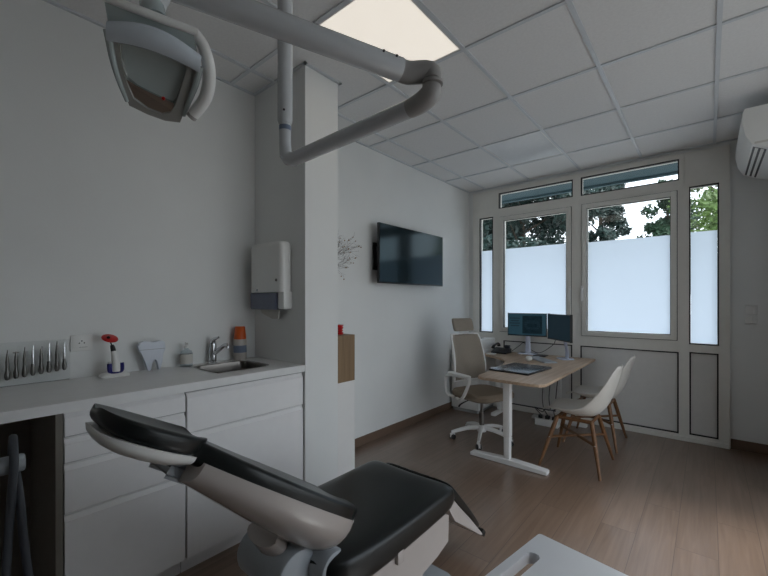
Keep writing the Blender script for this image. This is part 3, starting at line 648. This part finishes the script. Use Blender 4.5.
obj('mechanism', B().box(oc((-.10, -.07, .40)), oc((.10, .07, .435)), .008), black_m, t)
obj('tilt_lever', B().tube([oc((-.03, -.06, .42)), oc((-.04, -.16, .405)), oc((-.07, -.22, .37)), oc((-.08, -.235, .345))], [.005, .005, .008, .01], 8, smooth=3), black_m, t)
rings = []
for z, g in ((.432, .05), (.436, .02), (.455, .002), (.49, 0), (.51, .012), (.516, .04)):
    rings.append([oc((px+.01, py, z+(.004*sin(px*8)))) for px, py in rrect(.25-g, .245-g, .10-g*.5, 7)])
obj('seat', B().loft(rings), taupe2_m, t)
# backrest: thin curved mesh panel
def bk(u, v): # u -1..1 lateral, v 0..1 up
    z = .585+.475*v; w = .225-.035*v-.01*(1-v)
    if v > .93: w -= .012*(v-.93)/.07
    x = -.205-.10*v+.035*u*u+.030*sin(pi*v*.9)*1.0-.03*(v-.4)**2
    return x, u*w, z
b = B(); NU, NV = 12, 16
b.loft([[oc(bk(-1+2*i/NU, j/NV)) for i in range(NU+1)] for j in range(NV+1)], False, False)
obj('backrest', b, taupe_m, t, solid=.022)
loop = [bk(-1, j/10) for j in range(11)]+[bk(-1+2*i/6, 1) for i in range(1, 6)]+[bk(1, 1-j/10) for j in range(11)]+[bk(1-2*i/6, 0) for i in range(1, 6)]
b = B(); b.tube([oc(p) for p in loop]+[oc(loop[0])], .0125, 8, caps=False)
b.tube([oc((-.09, 0, .42)), oc((-.22, 0, .43)), oc((-.275, 0, .56)), oc((-.285, 0, .80)), oc((-.33, 0, 1.06)), oc((-.355, 0, 1.15))], [(.03, .014), (.035, .014), (.03, .012), (.026, .011), (.02, .01), (.015, .009)], 12, smooth=4, flat=(0, 1, 0))
b.tube([oc((-.275, 0, .75)), oc((-.262, -.10, .80)), oc((-.25, -.19, .86))], .010, 8).tube([oc((-.275, 0, .75)), oc((-.262, .10, .80)), oc((-.25, .19, .86))], .010, 8)
obj('back_frame', b, white_m, t)
rings = []
for z, g in ((1.095, .02), (1.10, .006), (1.13, 0), (1.19, 0), (1.225, .006), (1.232, .02)):
    rr_ = []
    for px, py in rrect(.028-g*.5, .135-g, .026-g*.5, 5): rr_.append(oc((px-.315+.9*py*py-.30*(z-1.16), py, z)))
    rings.append(rr_)
obj('headrest', B().loft(rings), taupe_m, t)
for s in (-1, 1):
    a = obj('armrest', B().tube([oc((-.14, s*.25, .435)), oc((-.21, s*.285, .47)), oc((-.225, s*.29, .60)), oc((-.19, s*.29, .655)), oc((.0, s*.29, .672)), oc((.12, s*.29, .672)), oc((.145, s*.29, .64)), oc((.06, s*.285, .49)), oc((-.02, s*.27, .435)), oc((-.10, s*.24, .43))], [(.018, .013)]*10, 10, smooth=4, flat=(0, 1, 0)), white_m, t)
    obj('arm_pad', B().loft([[oc((px-.01, py+s*.29, z)) for px, py in rrect(.16-g, .036-g, .03-g, 5)] for z, g in ((.678, .004), (.682, 0), (.692, 0), (.698, .008))]), white_m, a)

# ------------------------------------------------------------------ visitor shell chairs (face -X)
def shell_chair(cx, cy, lab):
    t = thing('shell_chair', (cx, cy, 0), lab, 'chair', 'white shell chairs at the desk')
    prof = [(-.225, .452, .165), (-.218, .468, .19), (-.185, .473, .208), (-.11, .455, .222), (-.03, .438, .232), (.06, .432, .236), (.13, .440, .238), (.19, .470, .238), (.235, .535, .236), (.265, .60, .232), (.29, .68, .222), (.312, .76, .205), (.33, .83, .175), (.342, .872, .13), (.346, .888, .07)]
    rings = []; NU = 14
    for k, (x, z, w) in enumerate(prof):
        p0 = prof[max(k-1, 0)]; p1 = prof[min(k+1, len(prof)-1)]
        tx, tz = p1[0]-p0[0], p1[1]-p0[1]; L_ = math.hypot(tx, tz); nx, nz = -tz/L_, tx/L_
        f = k/(len(prof)-1); curl = .016+.105*math.exp(-((f-.50)/.26)**2)
        rings.append([(cx+x+nx*curl*abs(u)**2.6, cy+u*w*(1-.10*abs(u)**4*math.exp(-((f-.5)/.3)**2)), z+nz*curl*abs(u)**2.6) for u in [-1+2*i/NU for i in range(NU+1)]])
    obj('shell', B().loft(rings, False, False), mat('shell_plastic', (.66, .63, .58, 1), .38, var=.01) if 'shell_plastic' not in bpy.data.materials else bpy.data.materials['shell_plastic'], t, solid=.009, sub=1)
    feet = {}
    for sx in (-1, 1):
        for sy in (-1, 1):
            a = V((cx+sx*.135+.01, cy+sy*.125, .415)); e = V((cx+sx*.235, cy+sy*.272, 0)); feet[(sx, sy)] = (a, e)
            obj('leg', B().tube([a, a.lerp(e, .35), e], [(.018, .018), (.018, .018), (.0105, .0105)], 14), leg_m, t)
    b = B()
    for s in (-1, 1):
        p = feet[(-1, s)][0].lerp(feet[(-1, s)][1], .42); q = feet[(1, -s)][0].lerp(feet[(1, -s)][1], .42)
        b.tube([p, q], [(.011, .018)]*2, 10, flat=(0, 0, 1))
    obj('cross_stretcher', b, leg_m, t)
    b = B()
    zz = .408
    for p, q in (((-1, -1), (-1, 1)), ((1, -1), (1, 1)), ((-1, -1), (1, -1)), ((-1, 1), (1, 1))):
        a, c = feet[p][0], feet[q][0]; b.tube([(a.x, a.y, zz), (c.x, c.y, zz)], [(.016, .010)]*2, 8, flat=(0, 0, 1))
    obj('seat_frame', b, leg_m, t)
    b = B()
    for (a, e) in feet.values():
        p = a.lerp(e, .42); b.ball(p+V((0, -.016, 0)), .0065, n=8)
    obj('bolt', b, chrome_m, t)
    return t
shell_chair(-.885, 3.69, 'white shell chair with wooden legs nearer the camera, at the desk corner')
shell_chair(-.885, 4.415, 'white shell chair with wooden legs partly hidden behind the nearer one, close to the window')

# ------------------------------------------------------------------ dental chair
XC = -1.17
t = thing('dental_chair', (XC, 1.25, 0), 'black upholstered dental chair with glossy white shell in the foreground', 'dental chair')
al = radians(34.5); BP = V((XC, 1.058, .648)); D_ = V((0, -cos(al), sin(al))); NN = V((0, sin(al), cos(al)))
def bp(s, x, q, o=BP, d=D_, n=NN): return o+d*s+V((x, 0, 0))+n*q
def wid(tab, s):
    for (a, wa), (c, wc) in zip(tab, tab[1:]):
        if a <= s <= c: k = (s-a)/(c-a); k = k*k*(3-2*k)*.5+k*.5; return wa+(wc-wa)*k
    return tab[-1][1]
def cushion_ring(s, w, th, o, d, n, q0, dish=.012):
    out = []
    N_ = 28
    for k in range(N_):
        a = 2*pi*k/N_; ca, sa = cos(a), sin(a)
        x = w*math.copysign(abs(ca)**.45, ca); y = th/2*math.copysign(abs(sa)**.42, sa)
        q = q0-th/2+y
        if sa > 0: q += -dish*(1-(x/w)**2)*sa if w > 0 else 0
        out.append(bp(s, x, q, o, d, n))
    return out
BT = [(0, .10), (.012, .145), (.035, .185), (.07, .215), (.11, .235), (.17, .244), (.30, .24), (.50, .205), (.56, .185), (.60, .165), (.655, .135), (.69, .10), (.715, .09)]
rings = []
for s in [0, .006, .02, .04, .07, .10, .14, .2, .3, .4, .48, .53, .57, .61, .65, .69, .71, .715]:
    th = .078 if .02 < s < .68 else (.064 if .003 < s < .712 else .035)
    rings.append(cushion_ring(s, wid(BT, s), th, BP, D_, NN, 0, .012+.024*math.exp(-((s-.32)/.2)**2)))
obj('backrest', B().loft(rings), leather_m, t, sub=1)
# white shell under the backrest
rings = []
for s in [.015, .022, .04, .065, .10, .15, .25, .35, .45, .53, .60, .64, .66]:
    w = wid(BT, s)+.004-.03*max(0, 1-s/.06); dp = .02+.115*sin(min(1, s/.12)*pi/2)*(1-.72*max(0, (s-.10)/.56)**1.1)
    ring = []
    for k in range(25):
        a = pi*k/24; x = -w*math.copysign(abs(cos(a))**.55, cos(a)); q = -.052-.018*(sin(a)**.3)-dp*sin(a)**.75
        ring.append(bp(s, x*(1-.25*sin(a)**2*(dp/.13)), q))
    rings.append(ring)
obj('back_shell', B().loft(rings), shell_m, t)
# headrest
a2 = radians(28); HP = V((XC, .515, 1.018)); D2 = V((0, -cos(a2), sin(a2))); N2 = V((0, sin(a2), cos(a2)))
HT = [(0, .085), (.02, .11), (.07, .128), (.15, .130), (.20, .122), (.235, .104), (.258, .08), (.27, .052), (.276, .025)]
rings = [cushion_ring(s, wid(HT, s), th, HP, D2, N2, .014, .018) for s, th in ((0, .03), (.008, .05), (.03, .062), (.08, .066), (.13, .066), (.17, .064), (.205, .060), (.235, .054), (.255, .046), (.268, .034), (.276, .018))]
hr = obj('headrest', B().loft(rings), leather_m, t, sub=1)
rings = []
for s, dp in ((.012, .018), (.03, .032), (.09, .042), (.15, .042), (.20, .038), (.235, .030), (.252, .018), (.258, .006)):
    w = wid([(0, .085), (.03, .115), (.08, .131), (.15, .133), (.20, .125), (.235, .105), (.258, .07)], s); ring = []
    for k in range(21):
        a = pi*k/20; ring.append(bp(s, -w*math.copysign(abs(cos(a))**.6, cos(a)), -.042-dp*sin(a)**.7, HP, D2, N2))
    rings.append(ring)
obj('headrest_shell', B().loft(rings), plastic_m, hr)
obj('headrest_bracket', B().obb(bp(.66, 0, -.075), (1, 0, 0), D_, NN, .05, .05, .012, .008), black_m, t)
obj('headrest_grip', B().obb(bp(.655, 0, -.102), (1, 0, 0), D_, NN, .055, .035, .012, .011), grey_m, t)
# seat
SX, SY0, SY1, SZ = .262, .84, 1.605, .56
def seat_ring(y, w, zt, zb, dish=.014):
    out = []
    for k in range(32):
        a = 2*pi*k/32; ca, sa = cos(a), sin(a)
        x = w*math.copysign(abs(ca)**.38, ca); m = (zt+zb)/2; h = (zt-zb)/2
        z = m+h*math.copysign(abs(sa)**.5, sa)
        if sa > 0: z -= dish*(1-(x/w)**2)*sa
        out.append((XC+x, y, z))
    return out
rings = [seat_ring(y, w, zt, zb) for y, w, zt, zb in ((SY0, .17, .53, .47), (SY0+.01, .20, .55, .45), (SY0+.05, .24, .562, .415), (SY0+.12, .258, .565, .405), (1.1, .264, .562, .405), (1.3, .264, .56, .41), (1.45, .264, .562, .415), (1.54, .264, .563, .42), (1.59, .261, .558, .43), (1.612, .254, .545, .448), (1.622, .235, .525, .475))]
obj('seat', B().loft(rings), leather_m, t, sub=1)
# white underbody with raised tab filling the notch in the skirt
b = B()
pr = [(-.31, .425), (-.29, .43), (.32, .435), (.35, .42), (.345, .30), (.25, .275), (.10, .255), (-.20, .26), (-.30, .32)]
def ub(w): return [(XC+w, 1.22+y, z) for y, z in pr]
b.loft([ub(-.245), ub(-.25), ub(.235), ub(.245)])
b.box((XC+.20, 1.165, .40), (XC+.262, 1.205, .45), .006)
obj('seat_base', b, shell_m, t)
obj('pedestal', B().box((XC-.20, 1.02, .06), (XC+.20, 1.44, .30), .03, 3), shell_m, t)
obj('foot_plate', B().prism(rrect(.27, .48, .10, 6, XC, 1.20), (0, 0, .0), (1, 0, 0), (0, 1, 0), (0, 0, 1), .06, .01), grey_m, t)
obj('back_arm', B().tube([(XC, .98, .40), (XC, .86, .47), (XC, .74, .62)], [(.11, .05), (.10, .05), (.08, .035)], 16, smooth=3, flat=(1, 0, 0)), shell_m, t)
obj('pivot_cover', B().cyl((XC-.20, .90, .50), (XC+.20, .90, .50), .062, n=28, bev=.012).cyl((XC-.13, .80, .50), (XC+.13, .80, .50), .085, n=28, bev=.015), grey_m, t)
# footrest
a3 = radians(-45.5); FP = V((XC, 1.650, .535)); D3 = V((0, cos(a3), sin(a3))); N3 = V((0, -sin(a3), cos(a3)))
rings = []
for s, w, th in ((0, .20, .04), (.02, .22, .06), (.08, .226, .066), (.28, .222, .062), (.44, .21, .054), (.52, .19, .042), (.54, .17, .024)):
    rings.append(cushion_ring(s, w, th, FP, D3, N3, .0, .004))
fr = obj('footrest', B().loft(rings), leather_m, t, sub=1)
b = B()
pf = [(0.03, -.05), (.50, -.045), (.525, -.05), (.50, -.06), (.17, -.12), (.03, -.10)]
b.loft([[FP+D3*s+N3*q+V((x, 0, 0)) for s, q in pf] for x in (-.215, .215)])
obj('footrest_shell', b, shell_m, fr)
obj('footrest_tip', B().obb(FP+D3*.545-N3*.034, (1, 0, 0), D3, N3, .212, .024, .015, .006), black_m, fr)

# ------------------------------------------------------------------ tray table in the foreground
t = thing('tray_table', (-.10, .80, 0), 'white tray table top with a slotted handle at the bottom edge of the view', 'tray table')
b = B(); ox0, ox1, oy0, oy1 = -.366, .16, .45, 1.048; hx0, hx1, hy0, hy1 = -.344, -.313, .62, .962
outer = rrect((ox1-ox0)/2, (oy1-oy0)/2, .008, 3, (ox0+ox1)/2, (oy0+oy1)/2)
inner = rrect((hx1-hx0)/2, (hy1-hy0)/2, .015, 3, (hx0+hx1)/2, (hy0+hy1)/2)
b.loft([[(x, y, .772) for x, y in outer], [(x, y, .797) for x, y in outer], [(x*.996+(-.0004), y, .80) for x, y in outer], [(x, y, .80) for x, y in inner], [(x, y, .772) for x, y in inner]], True, False, loop=True)
obj('tray_top', b, mat('tray_white', (.74, .76, .80, 1), .38, var=.01), t, True, .5)
obj('column', B().cyl((-.02, .62, .05), (-.02, .62, .772), .025), tubew_m, t)
obj('cart_base', B().prism(rrect(.15, .17, .05, 5, -.02, .62), (0, 0, .02), (1, 0, 0), (0, 1, 0), (0, 0, 1), .035, .008).cyl((-.12, .5, 0), (-.12, .5, .022), .02).cyl((.08, .5, 0), (.08, .5, .022), .02).cyl((-.12, .74, 0), (-.12, .74, .022), .02).cyl((.08, .74, 0), (.08, .74, .022), .02), grey_m, t)

t.location = (-.122, .761, 0); t.rotation_euler = (0, 0, -.165)
# ------------------------------------------------------------------ operating lamp
t = thing('dental_lamp', (-1.176, .84, H-.003), 'dental operating lamp on a folded white tubular arm hanging from the ceiling', 'lamp')
E1, E2 = V((-.575, .83, 2.005)), V((-.568, .845, 1.945)); VT = V((-1.176, .840, 0))
obj('ceiling_pole', B().cyl((VT.x, VT.y, 2.075), (VT.x, VT.y, H-.003), .0265).cyl((VT.x, VT.y, H-.03), (VT.x, VT.y, H-.003), .07, n=28, bev=.006).lathe((VT.x, VT.y, 2.060), [(.0, 0), (.0225, 0), (.0265, .012), (.0265, .02)]), tubew_m, t)
obj('lower_arm', B().tube([(VT.x, VT.y, 2.07), (VT.x, VT.y, 1.985), (VT.x+.005, VT.y, 1.946), (VT.x+.022, VT.y, 1.928), (VT.x+.05, VT.y, 1.921), (-.9, .842, 1.929), (E2.x-.04, E2.y, E2.z-.006)], [.021, .021, .0225, .0235, .024, .024, .0235], 20), tubew_m, t)
el = obj('elbow_joint', B().tube([E2+V((-.052, 0, -.007)), E2+V((-.012, 0, -.002)), E2+V((.014, 0, .010)), E2+V((.020, 0, .032))], [.0245, .027, .028, .023], 18, smooth=4).cyl(E2+V((.022, 0, .032)), E2+V((.022, 0, .040)), .027, n=20), joint_m, t)
U0, U1 = V((-.872, .318, 2.083)), V((-.605, .790, 2.012))
uu = (U1-U0).normalized()
obj('elbow_cap', B().tube([U1-uu*.015, U1+uu*.02, E2+V((.012, 0, .068)), E2+V((.020, 0, .042))], [.0275, .028, .027, .023], 18, smooth=4), joint_m, t)
obj('upper_arm', B().cyl(U0-uu*.02, U1, .0285, n=28, bev=.004), tubew_m, t)
b = B()
for p in (U1-uu*.025, U1-uu*.06): b.cyl(p+V((.022, -.012, .012)), p+V((.026, -.014, .014)), .003, n=8)
b.cyl((VT.x+.019, VT.y-.018, 2.10), (VT.x+.021, VT.y-.020, 2.10), .004, n=8)
obj('screw', b, black_m, t)
obj('collar_label', B().tube([(VT.x, VT.y, 2.035), (VT.x, VT.y, 2.052)], .0218, 20, caps=False), bluelab_m, t)
kn = V((-.884, .302, 2.031))
obj('lamp_knuckle', B().ball(U0-uu*.005, .034).cyl(kn+V((0, 0, -.005)), U0, .022, .026).obb(U0+V((.01, .01, -.004)), uu, (0, 0, 1), uu.cross(V((0, 0, 1))), .045, .022, .024, .008), tubew_m, t)

LC = V((-.898, .317, 1.904)); ln = V((.621, -.3505, -.7011)); lx = V((.3857, .9153, -.1161)); ly = V((.6824, -.1983, .7036))
lx.normalize(); ly.normalize(); ln.normalize()
def lp(x, y, z=0): return LC+lx*x+ly*y+ln*z
outline = [(-.084, .040), (-.078, -.010), (-.066, -.045), (-.050, -.088), (-.015, -.096), (.020, -.099), (.050, -.093), (.056, -.070), (.066, -.020), (.078, .035), (.066, .050), (.03, .056), (-.02, .062), (-.066, .056)]
inn = [(-.068, .030), (-.064, -.010), (-.055, -.040), (-.042, -.070), (-.015, -.083), (.012, -.086), (.030, -.076), (.038, -.055), (.047, -.015), (.055, .026), (.045, .034), (.02, .038), (-.02, .042), (-.055, .038)]
def ringof(P, z, k=1, dx=0, dy=0): return [lp(x*k+dx, y*k+dy, z) for x, y in P]
# housing: open bowl with bezel
BEZ = B().loft([ringof(outline, -.012), ringof(outline, 0), ringof(inn, .002), ringof(inn, -.008)], True, False); bez_m = mat('bezel_grey', (.34, .34, .32, 1), .4)
obj('housing', B().loft([ringof(outline, -.012, .995), ringof(outline, -.035, 1.0), ringof(outline, -.065, .85), ringof(outline, -.085, .5), ringof(outline, -.09, .1)], True, True), lampglass_m, t)
obj('bezel', BEZ, bez_m, t)
# concave reflector, upper part
def dish(P, zs, cx_, cy_): return [[lp(cx_+(x-cx_)*k, cy_+(y-cy_)*k, z) for x, y in P] for k, z in zs]
upper = [(-.068, .030), (-.064, -.010), (-.055, -.034), (-.038, -.044), (-.012, -.050), (.012, -.054), (.034, -.056), (.040, -.045), (.047, -.015), (.055, .026), (.045, .034), (.02, .038), (-.02, .042), (-.055, .038)]
obj('reflector', B().loft(dish(upper, ((1, -.004), (.9, -.022), (.7, -.040), (.4, -.052), (.05, -.056)), -.004, -.004), True, False), refl_m, t)
lower = [(-.055, -.036), (-.050, -.052), (-.042, -.070), (-.028, -.079), (-.010, -.084), (.012, -.086), (.028, -.078), (.036, -.062), (.034, -.055), (.012, -.052), (-.012, -.048), (-.038, -.042)]
obj('mirror_shield', B().loft(dish(lower, ((1, -.003), (.8, -.009), (.5, -.014), (.1, -.016)), -.008, -.064), True, True), mirror_m, t)
obj('bulb_holder', B().ball(lp(-.004, -.008, -.040), .008, (1.4, 1.4, 1), 10), black_m, t)
obj('indicator', B().ball(lp(.014, -.050, 0), .004, n=8), red_m, t)
# translucent lip across the top
b = B(); rings = []
for k in range(15):
    f = k/14; x = -.086+f*.166; y = .050+.018*sin(pi*f)-.004; hw = .022+.006*sin(pi*f)
    rings.append([lp(x, y+hw*cos(a)*.8, .006+.012*sin(a)+.010*sin(pi*f)) for a in [2*pi*j/12 for j in range(12)]])
b.loft(rings)
obj('top_lip', b, mat('lip_clear_white', (.60, .66, .72, 1), .08, coat=.6), t)
obj('side_lip', B().tube([lp(.080, .042, .004), lp(.074, .0, .006), lp(.064, -.04, .004), lp(.056, -.075, 0)], [.007, .006, .005, .004], 10, smooth=4), lampglass_m, t)
obj('side_lip', B().tube([lp(-.086, .048, .004), lp(-.078, .0, .006), lp(-.068, -.04, .004), lp(-.054, -.08, 0)], [.007, .006, .005, .004], 10, smooth=4), lampglass_m, t)
obj('top_bar', B().tube([lp(-.10, .098, -.01), lp(-.02, .1, -.004), lp(.068, .100, -.01)], [.0075, .0085, .0075], 14, smooth=4), plastic_m, t)
obj('lamp_neck', B().cyl(lp(-.012, .085, -.03), kn+V((0, 0, .004)), .026, .022, n=22), lampglass_m, t)
obj('yoke', B().loft([[lp(x, y, z) for x, y in ((-.085, .050), (.072, .050), (.060, .098), (-.092, .098))] for z in (-.03, -.006)]), lampglass_m, t)
obj('grab_handle', B().tube([lp(.062, .094, -.02), lp(.082, .076, -.012), lp(.098, .035, 0), lp(.097, -.015, .008), lp(.076, -.062, .01)], [.011, .012, .0135, .0135, .0125], 16, smooth=6), plastic_m, t)
obj('handle_cap', B().tube([lp(.077, -.060, .01), lp(.072, -.069, .01)], .0115, 16), joint_m, t)

# ------------------------------------------------------------------ hose holder in the knee space
t = thing('hose_holder', (-1.9, .10, 0), 'light grey hose holder arm at the left edge under the worktop', 'hose holder')
obj('holder_arm', B().cyl((-1.90, -.02, .835), (-1.90, .232, .835), .031, n=22, bev=.008), grey_m, t)
obj('holder_plate', B().box((-1.95, .07, .69), (-1.86, .165, .91), .02, 3), grey_m, t)
obj('post', B().cyl((-1.905, .10, .03), (-1.905, .10, .70), .022), black_m, t)
obj('post_base', B().lathe((-1.905, .10, 0), [(.001, 0), (.14, 0), (.14, .012), (.03, .03), (.001, .03)]), dgrey_m, t)
t = tag(obj('suction_hose', B().tube([(-1.86, .165, .03), (-1.845, .170, .30), (-1.856, .185, .62), (-1.852, .195, .80), (-1.856, .198, .86), (-1.90, .20, .93), (-1.946, .203, .85), (-1.90, .21, .785), (-1.862, .215, .70), (-1.86, .225, .55), (-1.86, .25, .30), (-1.86, .27, .03)], .0125, 12, smooth=6), dgrey_m), 'dark grey suction hose looped over the holder arm', 'hose')

# ------------------------------------------------------------------ camera, light, world
cam = bpy.data.cameras.new('camera'); co = bpy.data.objects.new('camera', cam); C.objects.link(co)
cam.sensor_width = 36; cam.lens = 385.19/768*36; cam.shift_y = (301.64-288)/768; cam.clip_start = .02
co.location = (0, 0, 1.4152); co.rotation_euler = (pi/2, 0, .6992)
bpy.context.scene.camera = co
w = bpy.data.worlds.new('World'); bpy.context.scene.world = w; w.use_nodes = True
nt = w.node_tree; bg = nt.nodes['Background']
tc = nt.nodes.new('ShaderNodeTexCoord'); sp = nt.nodes.new('ShaderNodeSeparateXYZ'); r = nt.nodes.new('ShaderNodeValToRGB')
nt.links.new(tc.outputs['Generated'], sp.inputs[0]); nt.links.new(sp.outputs['Z'], r.inputs['Fac'])
r.color_ramp.elements[0].position = 0; r.color_ramp.elements[0].color = (.88, .91, .96, 1)
r.color_ramp.elements[1].position = .7; r.color_ramp.elements[1].color = (.80, .87, 1, 1)
nt.links.new(r.outputs['Color'], bg.inputs['Color']); bg.inputs['Strength'].default_value = 2.65
sl = bpy.data.lights.new('sun', 'SUN'); so = bpy.data.objects.new('sun', sl); C.objects.link(so)
sl.energy = 4.0; sl.angle = radians(18); sl.color = (1, .97, .94); so.rotation_euler = (radians(-40), 0, radians(-73))
vs = bpy.context.scene.view_settings
vs.view_transform = 'Standard'; vs.look = 'None'; vs.gamma = 1; vs.use_curve_mapping = False; vs.exposure = 0
